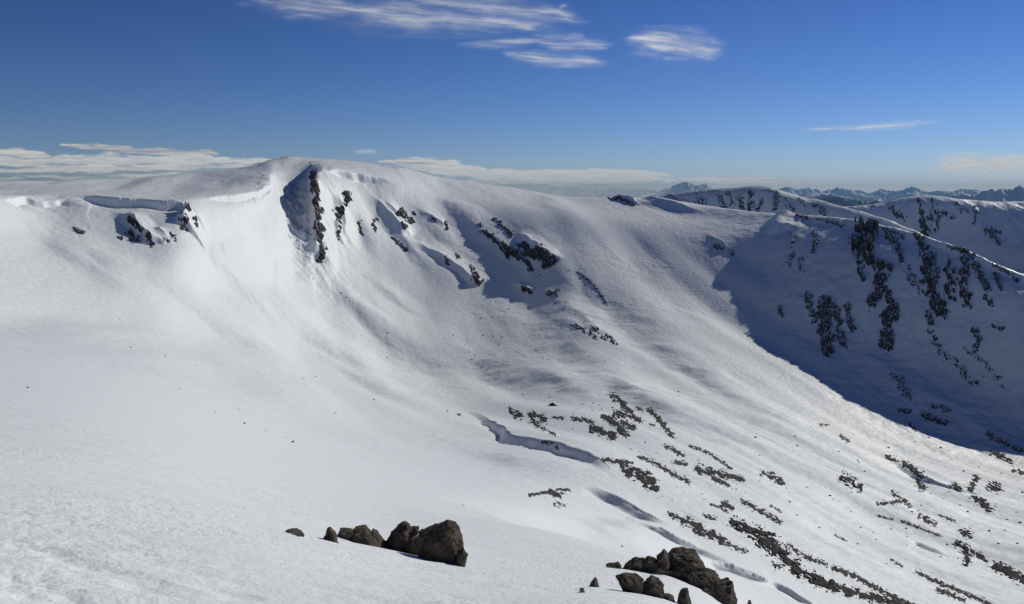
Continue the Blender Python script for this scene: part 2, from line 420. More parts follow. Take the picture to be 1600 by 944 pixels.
# cornices and drift lips: sharp drop on the near side
def lip(pts, h, L, edge, taper=(.15,.15), rmin=0, flip=False):
    P = calm_line([B.hit(u, v, rmin) for u, v in dense(pts)], 10)
    m = L*4+edge
    xs = [q[0] for q in P]; ys = [q[1] for q in P]
    sel = (T.X > min(xs)-m) & (T.X < max(xs)+m) & (T.Y > min(ys)-m) & (T.Y < max(ys)+m)
    x = T.X[sel]; y = T.Y[sel]
    wx = x + 1.2*edge*fbm(x/(edge*14), y/(edge*14), 3, 3); wy = y + 1.2*edge*fbm(x/(edge*14)+9, y/(edge*14), 4, 3)
    d, s, t = seg_dist(wx, wy, P)
    dx, dy = P[-1][0]-P[0][0], P[-1][1]-P[0][1]
    i_ = len(P)//2; nx, ny = -(P[i_][1]-P[i_-1][1]), P[i_][0]-P[i_-1][0]; nl = math.hypot(nx, ny)+1e-9
    q1 = float(B.z(np.array(P[i_][0]+6*nx/nl), np.array(P[i_][1]+6*ny/nl))); q2 = float(B.z(np.array(P[i_][0]-6*nx/nl), np.array(P[i_][1]-6*ny/nl)))
    near = (s > 0) if q1 < q2 else (s < 0)  # the downhill side
    if flip: near = ~near
    tp = sstep(0, taper[0]+1e-6, t)*sstep(0, taper[1]+1e-6, 1-t)*(1+.35*fbm(x/(edge*22), y/(edge*22), 6, 2))
    T.Z[sel] -= np.where(near, h*tp*sstep(0, edge, d)*np.exp(-np.maximum(0, d-edge)/L), 0)
    T.Z[sel] += np.where(near, 0, .25*h*tp*np.exp(-d/L))
lip([(0,312),(20,310),(45,310),(62,316),(85,316),(100,311)], 3.0, 7, 1.2, (.3,.1))
lip([(108,308),(140,308),(165,311),(200,313),(240,315),(285,316)], 4.6, 8, 1.6, (.3,.08))
lip([(300,312),(345,308),(400,303),(440,299),(470,290)], 2.2, 5, 1.5, (.2,.3))
lip([(505,268),(540,269),(580,276),(615,286)], 6, 7, 2.0, (.35,.4))
lip([(735,635),(770,660),(800,681),(832,688),(868,691),(902,701),(922,716),(928,730),(920,741)], 2.1, 13, 3.0, (.35,.15), flip=True)
lip([(893,752),(930,765),(970,785),(1010,806),(1045,822)], 1.8, 10, 2.4, (.3,.3), flip=True)
lip([(1050,820),(1080,815),(1120,822)], .7, 5, 1.2, (.2,.2), flip=True)
lip([(1030,826),(1060,845),(1095,855)], 1.0, 6, 1.4, (.2,.2), flip=True)
lip([(1090,862),(1130,878),(1165,892),(1190,908)], 1.3, 6, 1.6, (.25,.2), flip=True)
lip([(1200,905),(1240,925),(1270,945)], .8, 3, .8, (.2,.1), flip=True)
lip([(1405,722),(1440,745),(1480,760),(1540,770)], 2.2, 12, 3, (.3,.3), flip=True)
lip([(1400,840),(1440,850),(1480,870)], .9, 6, 2, (.3,.3), flip=True)
st([(660,778),(760,806),(860,828),(950,846),(1030,850)], 9, 9, -1.0, mode='round', taper=(.4,.3), rmin=36)
st([(905,832),(960,842),(1010,836),(1050,826)], 7, 10, 1.2, mode='round', taper=(.3,.4), rmin=60)
st([(760,700),(840,730),(900,745)], 10, 16, 1.0, mode='round', taper=(.4,.4), rmin=60)
# medium and small roughness
T.Z += sstep(40, 200, T.R)*.10*fbm(T.X/3.1, T.Y/3.1, 31, 4)
T.Z += sstep(250, 500, T.R)*.2*fbm(T.X/9, T.Y/9, 37, 4)*sstep(-.02, .3, fbm(T.X/90, T.Y/90, 44, 2))
shade = sstep(150, 260, T.X)*sstep(480, 560, T.R)
T.Z += shade*.6*fbm(T.X/14, T.Y/14, 51, 5)
bt = np.exp(-(((T.X/T.Y+.235)/.035)**2+((T.R-720)/60)**2))
T.Z += bt*3.4*fbm(T.X/11, T.Y/11, 57, 5)
# plateau: wind scoured bumps
T.Z += sstep(-20, 10, T.Z)*sstep(420, 520, T.R)*.28*fbm(T.X/12, T.Y/30, 61, 5)
# foreground: sastrugi
for P, h in [([(0,842),(90,868),(200,900),(330,940)], .022), ([(300,902),(360,922),(420,942)], .016), ([(20,898),(60,920),(95,944)], .018), ([(0,800),(120,822),(260,858)], .010), ([(230,872),(330,900),(430,925)], .010), ([(480,905),(560,925),(640,944)], .010)]:
    st(P, .16, .2, -h, mode='round', taper=(.25,.25), wob=.6)
near = (1-sstep(18, 60, T.R))
fa, fc = rot(T.X, T.Y, 0.80, 0.60)
pw = sstep(-.15, .45, fbm(T.X/2.3, T.Y/2.3, 71, 3)+.35*(1-sstep(6, 14, T.R)))
T.Z += near*(.045*fbm(fc/1.3, fa/3.6, 73, 3) + .010*pw*fbm(fc/.14, fa/.40, 77, 4, .65) + .0045*pw*ridged(fc/.08, fa/.17, 79, 3))
ground = grid_mesh('snow_ground', T.X, T.Y, T.Z, SNOW)
tag(ground, 'sunlit snow slopes of the mountain bowl', kind='structure')

# ------------------------------------------------------------------ ridges behind
def ridge_terrain(skyline, r_crest, vbase, rb, back, arange, seed, amp):
    a = np.linspace(*[math.radians(q) for q in arange], int(700*Q))
    r0 = min(rb)*.9; r1 = max(r_crest)*1.6
    r = np.concatenate([np.linspace(r0, max(r_crest)*1.06, int(360*Q)), np.linspace(max(r_crest)*1.06, r1, 30)[1:]])
    t = Terrain(a, r); c = []
    for (u, v), rc, rbb in zip(skyline, r_crest, rb):
        zc = tt(v)*rc
        vz = lambda zz, rr: 472 + F*math.tan(-math.atan(zz/rr) - PITCH)
        zb = tt(vbase)*rbb
        c.append((u, [(vz(zb-60, r0*.99), r0*.99), (vbase, rbb), ((vbase*.55+v*.45), rbb+.40*(rc-rbb)), (v+4, rc-.10*(rc-rbb)), (v, rc), (vz(zc-14, rc*1.06), rc*1.06), (vz(zc-back, rc*1.3), rc*1.3), (vz(zc-2.2*back, r1), r1)]))
    loft(t, c)
    k = sstep(0, 1, (t.R-r0)/(min(r_crest)-r0))
    t.Z += amp*fbm(t.X/60, t.Y/60, seed, 5) + amp*.9*ridged(t.X/45, t.Y/160, seed+5, 4)*(1-sstep(-30, 5, t.Z-0))
    return t
R2 = ridge_terrain([(700,330),(880,320),(1000,312),(1040,305),(1080,299),(1130,294),(1190,291),(1230,300),(1260,309),(1300,319),(1350,333),(1390,346),(1430,362),(1470,385),(1560,420),(1700,450)],
                   [1500]*9+[1480,1440,1400,1360,1330,1300,1300], 440, [1370]*9+[1350,1315,1280,1245,1215,1190,1190], 60, (-5, 36), 11, 1.2)
o = grid_mesh('mountain_ridge', R2.X, R2.Y, R2.Z, SNOWF); tag(o, 'shaded snowy ridge with a bright rim just behind the right-hand crest', kind='structure')
R3 = ridge_terrain([(1100,335),(1250,330),(1330,324),(1380,318),(1415,308),(1440,306),(1480,309),(1520,313),(1560,316),(1620,315),(1800,312)],
                   [2300]*7+[2310,2330,2350,2400], 430, [2115]*7+[2105,2085,2050,2040], 80, (8, 42), 23, 2.0)
o = grid_mesh('mountain_ridge', R3.X, R3.Y, R3.Z, SNOWF); tag(o, 'broad shaded snow ridge at the far right', kind='structure')

# ------------------------------------------------------------------ distant ranges
def far_mat():
    m = bpy.data.materials.new('distant_mountain'); t, out = nodes(m)
    at = N(t, 'ShaderNodeAttribute', attribute_name='snow')
    p = N(t, 'ShaderNodeBsdfPrincipled'); p.inputs['Roughness'].default_value = .9
    geo = N(t, 'ShaderNodeNewGeometry')
    n = noise_node(t, geo.outputs['Position'], 0.004, 6, 0.65)
    a = N(t, 'ShaderNodeMath', operation='ADD'); t.links.new(n, a.inputs[0]); t.links.new(at.outputs['Fac'], a.inputs[1])
    c = ramp(t, a.outputs[0], [(0.80, (0.03, 0.04, 0.055)), (0.95, (0.80, 0.82, 0.85))])
    t.links.new(c, p.inputs['Base Color']); t.links.new(p.outputs[0], out.inputs[0]); return m
FARM = far_mat()
a = np.radians(np.concatenate([np.linspace(-60, -5, int(300*Q))[:-1], np.linspace(-5, 34, int(1500*Q))[:-1], np.linspace(34, 75, int(250*Q))]))
r = np.concatenate([np.exp(np.linspace(math.log(2600), math.log(9000), int(120*Q)))[:-1], np.linspace(9000, 32000, int(620*Q))])
FT = Terrain(a, r)
FT.Z[:] = -900 + 120*fbm(FT.X/2500, FT.Y/2500, 5, 4)
snowa = np.zeros_like(FT.Z)
def rng(sk, r0, wid, seed, rough, sn):
    aa = [ray(u, v)[0] for u, v in sk]; t_ = [ray(u, v)[1] for u, v in sk]
    tc = np.interp(FT.A, aa, t_)
    R0 = r0*(1+.10*perlin(FT.A*7, FT.A*0+seed, seed))
    crest = tc*r0
    d = np.abs(FT.R-R0)/wid
    rel = ridged(FT.X/(wid*.42), FT.Y/(wid*.7), seed+3, 8, .62)
    z = crest + rough*(rel-1.25) - (crest+950)*(1-np.exp(-d*.9))
    global snowa
    m = z > FT.Z
    FT.Z = np.where(m, z, FT.Z)
    snowa = np.where(m, sn[0]+sstep(sn[1], sn[2], z)*.6 + .3*(rel-1)*.5, snowa)
rng([(-700,300),(500,302),(800,299),(830,297),(870,292),(900,295),(930,297),(975,293),(1000,297),(1040,296),(1076,286),(1100,290),(1115,293),(1150,298),(1200,296),(1260,295),(1300,294),(1340,297),(1390,299),(1418,294),(1450,297),(1500,298),(1600,300),(1900,300)], 27000, 2600, 3, 80, (.22, -220, 120))
rng([(-700,345),(700,330),(860,322),(1150,318),(1230,312),(1270,306),(1310,308),(1360,314),(1400,320),(1500,330),(1900,330)], 11000, 1500, 17, 50, (.16, -160, 300))
rng([(-700,345),(1350,330),(1440,316),(1480,306),(1510,300),(1560,296),(1600,295),(1700,292),(1900,296)], 14000, 1500, 29, 55, (.28, -250, 60))
o = grid_mesh('distant_mountains', FT.X, FT.Y, FT.Z, FARM, attrs={'snow': snowa})
tag(o, 'hazy blue snow-streaked mountain ranges on the horizon', kind='structure')

# ------------------------------------------------------------------ haze
def box_obj(name, lo, hi):
    bm = bmesh.new(); bmesh.ops.create_cube(bm, size=1)
    for v in bm.verts: v.co = Vector([(l+h)/2 + c*(h-l) for l, h, c in zip(lo, hi, v.co)])
    me = bpy.data.meshes.new(name); bm.to_mesh(me); bm.free()
    o = bpy.data.objects.new(name, me); C.collection.objects.link(o); return o
ztop = max(float(FT.Z.max()), float(T.Z.max()), float(R2.Z.max())) + 25
hz = box_obj('haze', (-34000, -9000, min(float(FT.Z.min()), float(T.Z.min()), float(R3.Z.min()), float(R2.Z.min()))-2), (34000, 34500, ztop))
m = bpy.data.materials.new('haze'); t, out = nodes(m)
pv = N(t, 'ShaderNodeVolumePrincipled'); pv.inputs['Color'].default_value = (0.36, 0.66, 1.0, 1); pv.inputs['Density'].default_value = 3.0e-5
pv.inputs['Anisotropy'].default_value = 0.0
t.links.new(pv.outputs[0], out.inputs['Volume']); hz.data.materials.append(m)
tag(hz, 'thin blue air haze', kind='stuff')
print('haze top', ztop, 'low', FT.Z.min(), T.Z.min())

# ------------------------------------------------------------------ rock outcrops breaking through the snow
OUT = []; OUTC = []
def outcrop(label, strokes, cover=.6, amp=1.0, T=T, mat=ROCK, group=None, rmin=0, fine=1.0, grain=50, halo=False, rag=.74, name='rock_outcrop', cat='rock outcrop'):
    """strokes: list of (photo points, half width in photo pixels)"""
    segs = []; rr = []; bx = []
    for pts, wpx in strokes:
        if len(pts) == 1: pts = [pts[0], (pts[0][0]+wpx*.6, pts[0][1]+wpx*.3)]
        D = dense(pts, 3); P = [T.hit(u, v, rmin) for u, v in D]
        rm = np.median([math.hypot(p[0], p[1]) for p in P]); rr.append(rm)
        for (u, v) in D:
            for q in ((0, 0), (-2.4*wpx, 0), (2.4*wpx, 0), (0, 2.2*wpx), (0, -2.2*wpx)):
                h_ = T.hit(u+q[0], v+q[1], rmin)
                if abs(math.hypot(h_[0], h_[1])-rm) < rm*.15: bx.append(h_)
        segs.append(([(p[0], p[1]) for p in D], wpx))
    r0 = float(np.median(rr)); g = r0/887*.5*fine
    wpm = max(w_ for _, w_ in segs); wm = wpm*r0/F
    um, vm = strokes[0][0][0]
    h1 = T.hit(um, vm+1.5, rmin); h2 = T.hit(um, vm-1.5, rmin)
    k_ = abs(math.hypot(h2[0], h2[1])-math.hypot(h1[0], h1[1]))/(3*r0/F)   # how much the slope is foreshortened
    k_ = min(max(k_, 1.0), 6.0)
    xs = [p[0] for p in bx]; ys = [p[1] for p in bx]
    gx = np.arange(min(xs)-g*2, max(xs)+g*3, g); gy = np.arange(min(ys)-g*2, max(ys)+g*3, g*max(1, k_*.6))
    if len(gx)*len(gy) > 500000:
        k = math.sqrt(len(gx)*len(gy)/500000); gx = np.arange(gx[0], gx[-1], (gx[1]-gx[0])*k); gy = np.arange(gy[0], gy[-1], (gy[1]-gy[0])*k)
    X, Y = np.meshgrid(gx, gy, indexing='ij'); zs = T.z(X, Y)
    den = Y*math.cos(PITCH)-zs*math.sin(PITCH); U = 800+F*X/den; V = 472-F*(Y*math.sin(PITCH)+zs*math.cos(PITCH))/den
    s_ = random.randint(0, 9999); M = np.full(X.shape, -9.0)
    for P, w_ in segs:
        k = w_
        wx = U + 1.0*k*fbm(U/(k*2.4), V/(k*2.0), s_, 4); wy = V + .8*k*fbm(U/(k*2.4), V/(k*2.0), s_+5, 4)
        d, _, _ = seg_dist(wx, wy, P)
        M = np.maximum(M, 1.25 - d/w_)
    la_, lc_ = rot(U, V, math.cos(math.radians(grain)), math.sin(math.radians(grain)))
    n = fbm(la_/(wpm*1.5+2), lc_/(wpm*.5+1), s_+11, 6, .70) + .16*perlin(la_/3.4, lc_/1.7, s_+3)
    A = amp*wm*.5
    f = np.minimum(M, .8) + n*rag - (1-cover)*1.15
    if halo:
        n2 = perlin(la_/2.6, lc_/1.25, s_+71) + .5*fbm(U/9, V/5, s_+77, 2)
        f = np.maximum(f, np.where(M > -1.5, (n2-.50)*.7-.15*np.maximum(0, .2-M), -1))
    lift = A*np.where(f > 0, np.sqrt(np.maximum(f, 0))*.9, f*3)
    lift += np.where(f > 0, A*.38*ridged(X/(wm*.6), Y/(wm*.6*k_), s_+21, 5, .6), 0)
    lift = np.maximum(lift, -A*.8)
    Z = zs + lift
    v = (M > -1.5) if halo else ((f > -.35) & (M > -.25))
    keep = v[:-1, :-1] | v[1:, :-1] | v[1:, 1:] | v[:-1, 1:]
    if not (f > .02).any(): return None
    o = grid_mesh(name, X, Y, Z, mat, smooth=False, keep=keep)
    tag(o, label, cat, group); OUT.append(o)
    al_ = [p for q in strokes for p in q[0]]; OUTC.append((o, (sum(p[0] for p in al_)/len(al_), sum(p[1] for p in al_)/len(al_)))); return o
oc = outcrop
# headwall
oc('tall broken rock pillar under the summit, right beside the dark shaded gully', [([(488,272),(493,300),(498,330)],5), ([(498,330),(500,362),(503,402)],6)], .55, 1.0)
oc('snow-plastered crag just right of the tall pillar under the summit', [([(546,304),(541,316),(533,331)],7)], .5, .9)
oc('small rock knob below the snow-plastered crag beside the pillar', [([(529,340),(532,356),(530,374)],4)], .4, .9)
oc('narrow string of small rocks on the face, first right of the snow-plastered crag', [([(560,346),(564,358),(567,367)],3)], .45)
oc('narrow string of small rocks on the face, second right of the snow-plastered crag', [([(588,342),(584,350),(586,360)],3)], .45)
oc('cluster of snowy rocks in the middle of the headwall under the curved snow lip', [([(624,331),(634,338),(642,346)],5), ([(628,348),(634,356)],3)], .5)
oc('small dark stone outcrop right of the middle headwall cluster', [([(646,333)],3)], .6)
oc('small crusted rock at the end of a thin snow rib on the headwall', [([(676,343),(680,345)],3)], .5)
oc('pale crusted rock at the lowest tip of a thin snow rib on the headwall', [([(695,350),(699,357)],4)], .5)
oc('line of crusted rocks along a short snow spur below the middle headwall cluster', [([(612,372),(625,382),(637,392)],3)], .4)
oc('steep crag low on the left wall, with a shaded snow flank', [([(202,342),(212,350),(222,360)],4), ([(204,364),(212,374)],5), ([(232,368),(236,382)],5)], .5)
oc('craggy rock nose hanging under the left cornice', [([(292,320),(296,330)],3), ([(286,340),(288,350),(290,360)],5), ([(303,340),(308,352)],3)], .5)
oc('short dark rocks between the two crags of the left wall', [([(258,374),(263,378)],3), ([(268,367),(275,375)],3)], .5)
oc('small dark rock on the smooth snow at the far left of the wall', [([(119,358),(124,362),(130,363)],3)], .6)
oc('tiny dark rock left of the steep left wall crag', [([(187,371)],3)], .6)
oc('dark rock on the lowest tip of the long narrow shaded rib', [([(743,430),(749,440)],5)], .75, 1.2)
oc('small rocks on the crest of the long narrow shaded rib', [([(712,399),(718,402)],3), ([(735,417),(741,422)],3), ([(697,404),(699,413)],3)], .5)
oc('large broken dark crag across the upper right of the headwall', [([(750,358),(768,370),(786,388),(800,400)],7)], .42, .9)
oc('lower end of the upper right crag, tapering into scattered stones', [([(798,392),(815,404),(830,420)],5)], .55, .9)
oc('compact dark crag standing highest on the right of the headwall', [([(826,387),(842,396),(856,412)],9)], .66, .8)
oc('sparse stones above the compact dark crag', [([(772,343),(784,352),(795,362)],3), ([(796,366)],4)], .4)
oc('small crusted crag below the large broken crag', [([(818,450),(826,455)],5)], .6)
oc('pair of dark stones right of the small crusted crag', [([(857,459)],3), ([(867,457)],4)], .65)
oc('long thin line of stones running down the bright rib', [([(903,426),(922,440),(936,456),(948,474)],2.2)], .42)
oc('speckled patch of scree halfway down the bright face', [([(895,503),(915,516),(935,524)],8), ([(930,515),(950,528),(962,537)],5)], .22, .45)
oc('dark wind-scoured rocks on the summit skyline', [([(420,250),(432,246),(448,244)],2.2)], .6, .5)
oc('rock patches on the rounded top just right of the summit', [([(484,254),(496,257)],2.2), ([(596,257),(610,260),(622,263)],1.8)], .6, .5)
oc('dark rocks on the far ridge crest where it meets the col', [([(952,309),(968,310),(982,316),(990,320)],3)], .6, .8)
oc('scattered rocks on the lit shoulder where the shaded wall begins', [([(1118,385),(1128,388)],4), ([(1140,392),(1146,398)],4)], .35, .6)
# shaded right wall
RW = 'dark crags in the shaded right-hand wall'
oc('faint speckled rocks at the left end of the shaded wall', [([(1241,366),(1238,390),(1232,412)],4), ([(1250,402),(1255,425)],6)], .22, .5, group=RW, grain=80, rag=.98, mat=ROCKS)
oc('thin dark vertical rock seam under the left crest of the shaded wall', [([(1272,362),(1274,378),(1271,394)],3)], .5, group=RW, grain=80, rag=.98, mat=ROCKS)
oc('large ragged crag directly under the pointed crest of the shaded wall', [([(1352,352),(1358,370),(1340,382)],12), ([(1352,392),(1364,412)],9), ([(1370,414),(1388,420)],5)], .52, .9, group=RW, grain=80, rag=.98, mat=ROCKS)
oc('rock step under the large ragged crag, split in two legs', [([(1376,432),(1374,452),(1359,474)],7), ([(1384,458),(1397,480)],5)], .58, .9, group=RW, grain=80, rag=.98, mat=ROCKS)
oc('black tongue-shaped rock lowest under the large ragged crag', [([(1391,488),(1386,510),(1386,540)],7)], .85, .9, group=RW, grain=80, rag=.98, mat=ROCKS)
oc('scattered rocks right of the large ragged crag', [([(1385,362),(1396,378)],5), ([(1402,385),(1408,408)],5)], .42, .8, group=RW, grain=80, rag=.98, mat=ROCKS)
oc('dark crag on the crest at the start of the second rib', [([(1434,368),(1442,390)],6)], .6, .9, group=RW, grain=80, rag=.98, mat=ROCKS)
oc('long dark crag band of the second rib of the shaded wall', [([(1448,408),(1450,436),(1458,462),(1468,488)],8)], .66, .9, group=RW, grain=80, rag=.98, mat=ROCKS)
oc('thin rock edge beside the long crag band', [([(1457,395),(1463,420),(1464,440)],3)], .5, group=RW, grain=80, rag=.98, mat=ROCKS)
oc('forked feet of the long crag band', [([(1450,490),(1454,505)],4), ([(1474,482),(1477,497)],3)], .6, group=RW, grain=80, rag=.98, mat=ROCKS)
oc('tall narrow crag band of the third rib, under the right-hand crest', [([(1504,390),(1509,414),(1504,446),(1512,476)],6)], .55, .9, group=RW, grain=80, rag=.98, mat=ROCKS)
oc('slanting rocks right of the third rib', [([(1522,412),(1531,428),(1543,452)],4)], .6, group=RW, grain=80, rag=.98, mat=ROCKS)
oc('small dark rock pair below the slanting rocks', [([(1538,464),(1548,476)],3.5)], .6, group=RW, grain=80, rag=.98, mat=ROCKS)
oc('isolated dark rock low under the third rib', [([(1521,516),(1530,530),(1525,542)],4)], .6, group=RW, grain=80, rag=.98, mat=ROCKS)
oc('broken rock string at the lower left of the shaded wall', [([(1259,462),(1266,480),(1273,502)],4.5)], .52, group=RW, grain=80, rag=.98, mat=ROCKS)
oc('broad black spindle-shaped rock in the lower left of the shaded wall', [([(1290,472),(1288,500),(1290,525),(1296,548)],7)], .8, .9, group=RW, grain=80, rag=.98, mat=ROCKS)
oc('narrow rock right of the black spindle-shaped rock', [([(1302,476),(1308,490),(1310,508)],5)], .52, group=RW, grain=80, rag=.98, mat=ROCKS)
oc('slim dark blade of rock farthest right of the lower left group', [([(1325,480),(1326,496),(1332,514)],4)], .75, group=RW, grain=80, rag=.98, mat=ROCKS)
oc('small faint rocks left of the lower left string in the shade', [([(1219,483),(1222,492)],4)], .45, group=RW, grain=80, rag=.98, mat=ROCKS)
oc('speckled scree strip between the ragged crag and the second rib', [([(1420,424),(1430,445),(1440,458)],6)], .22, .5, group=RW, grain=80, rag=.98, mat=ROCKS)
oc('scree strip in the shade under the second rib', [([(1452,517),(1460,530),(1468,542)],5)], .32, .5, group=RW, grain=80, rag=.98, mat=ROCKS)
oc('long faint diagonal scree line in the lower right of the shade', [([(1508,544),(1530,560),(1550,580),(1566,602)],4)], .25, .5, group=RW, grain=80, rag=.98, mat=ROCKS)
oc('dark slanting scree strip alone in the lower shade', [([(1395,588),(1410,602),(1421,620)],5)], .38, .5, group=RW, grain=80, rag=.98, mat=ROCKS)
oc('loose speckles of rock in the middle of the lower shade', [([(1470,552),(1495,568),(1520,595)],7)], .14, .5, group=RW, grain=80, rag=.98, mat=ROCKS)
oc('dark boulders at the foot of the shaded wall', [([(1444,650),(1462,656),(1478,662)],4.5), ([(1405,643),(1422,644)],2.5)], .5, group=RW, grain=80, rag=.98, mat=ROCKS)
oc('two dark blocks just above the foot of the shaded wall', [([(1459,636)],3), ([(1472,638),(1480,641)],3)], .7, group=RW, grain=80, rag=.98, mat=ROCKS)
oc('black rocks where the edge of the shadow meets the right side', [([(1543,678),(1560,688),(1576,694)],3.5), ([(1585,700),(1600,706)],2.5)], .55, group=RW, grain=80, rag=.98, mat=ROCKS)
oc('faint dark ledge high on the third rib at the right side', [([(1556,430),(1566,452)],4), ([(1552,510),(1566,514)],4)], .4, group=RW, grain=80, rag=.98, mat=ROCKS)
# ridges behind
RB = 'small crags on the shaded ridge behind'
for lab, ss, cv in [('dark rocks at the left foot of the ridge behind the crest', [([(1046,306),(1060,312),(1076,318)],3)], .45),
     ('small crag under the middle of the bright ridge rim', [([(1124,306),(1128,316),(1134,326)],4)], .5),
     ('narrow dark crag right of the middle of the ridge behind', [([(1156,306),(1158,318),(1158,332)],3.5)], .55),
     ('dark rocks under the right half of the ridge behind', [([(1190,310),(1188,320),(1184,330)],3)], .45),
     ('dark crag below the highest bump of the ridge behind', [([(1214,302),(1213,314),(1210,326)],4)], .5),
     ('thin rocks on the falling right-hand part of the ridge behind', [([(1250,309),(1258,322)],3)], .45)]:
    oc(lab, ss, cv, .6, T=R2, group=RB, grain=75, rag=.95, mat=ROCKS)
for lab, ss, cv in [('faint broken rocks in the middle of the ridge behind, above the col', [([(1088,306),(1095,318),(1100,328)],6)], .25),
     ('speckled rocks between the two middle crags of the ridge behind', [([(1140,304),(1144,318)],5)], .25),
     ('wide speckled rock face right of the narrow middle crag', [([(1170,302),(1174,326)],7)], .28),
     ('low broken rocks above the right wall crest on the ridge behind', [([(1226,312),(1236,326)],6)], .3),
     ('scattered rocks on the falling shoulder of the ridge behind', [([(1272,322),(1290,334)],5)], .28),
     ('tiny rocks just under the bright rim at the top of the ridge behind', [([(1196,296),(1212,299)],2)], .5),
     ('thin rock fringe along the left rim of the ridge behind', [([(1064,304),(1100,299),(1125,297)],1.6)], .35)]:
    oc(lab, ss, cv, .6, T=R2, group=RB, grain=75, rag=.95, mat=ROCKS)
for lab, ss, cv in [('rocky knob on the crest where the shaded wall begins', [([(1250,335),(1262,340)],4)], .5),
     ('row of small rocks on the crest left of the pointed crest', [([(1280,343),(1300,347),(1315,352)],3)], .4),
     ('rocks along the crest between the large ragged crag and the second rib', [([(1380,356),(1396,362),(1412,372)],3)], .45),
     ('rocks along the crest above the third rib', [([(1484,386),(1500,391),(1520,400)],3)], .5),
     ('dark rocks on the low end of the crest at the right edge', [([(1552,415),(1572,425),(1592,440)],3)], .4),
     ('broad speckle of broken rock beside the large ragged crag', [([(1340,400),(1348,430)],10)], .2),
     ('broad speckle of broken rock between the second and third ribs', [([(1480,420),(1488,460)],9)], .2),
     ('broad speckle of broken rock right of the broad black spindle-shaped rock', [([(1312,520),(1320,545)],7)], .15)]:
    oc(lab, ss, cv, .8, group=RW, grain=80, rag=.98, mat=ROCKS)
RC = 'crags on the far right ridge'
for lab, ss, cv in [('speckled rocks on the left slope of the far right ridge', [([(1395,326),(1410,340)],6)], .25), ('faint broken rocks right of the big triangular crag on the far ridge', [([(1460,322),(1464,350)],8)], .2),
     ('faint broken rocks low on the right of the far ridge', [([(1540,350),(1560,375)],9)], .16), ('small rocks under the rim between the two seams of the far ridge', [([(1496,320),(1508,330)],4)], .3)]:
    oc(lab, ss, cv, .6, T=R3, group=RC, grain=75, rag=.95, mat=ROCKS)
oc('big triangular dark crag under the top of the far right ridge', [([(1435,313),(1438,330)],3), ([(1438,335),(1442,350),(1446,366)],8)], .6, .6, T=R3, group=RC)
oc('small rock pair right of the big triangular crag on the far ridge', [([(1475,334)],4), ([(1486,339)],3)], .6, .6, T=R3, group=RC)
oc('short vertical rock seam on the right of the far ridge', [([(1523,323),(1524,336),(1522,350)],3)], .5, .6, T=R3, group=RC)
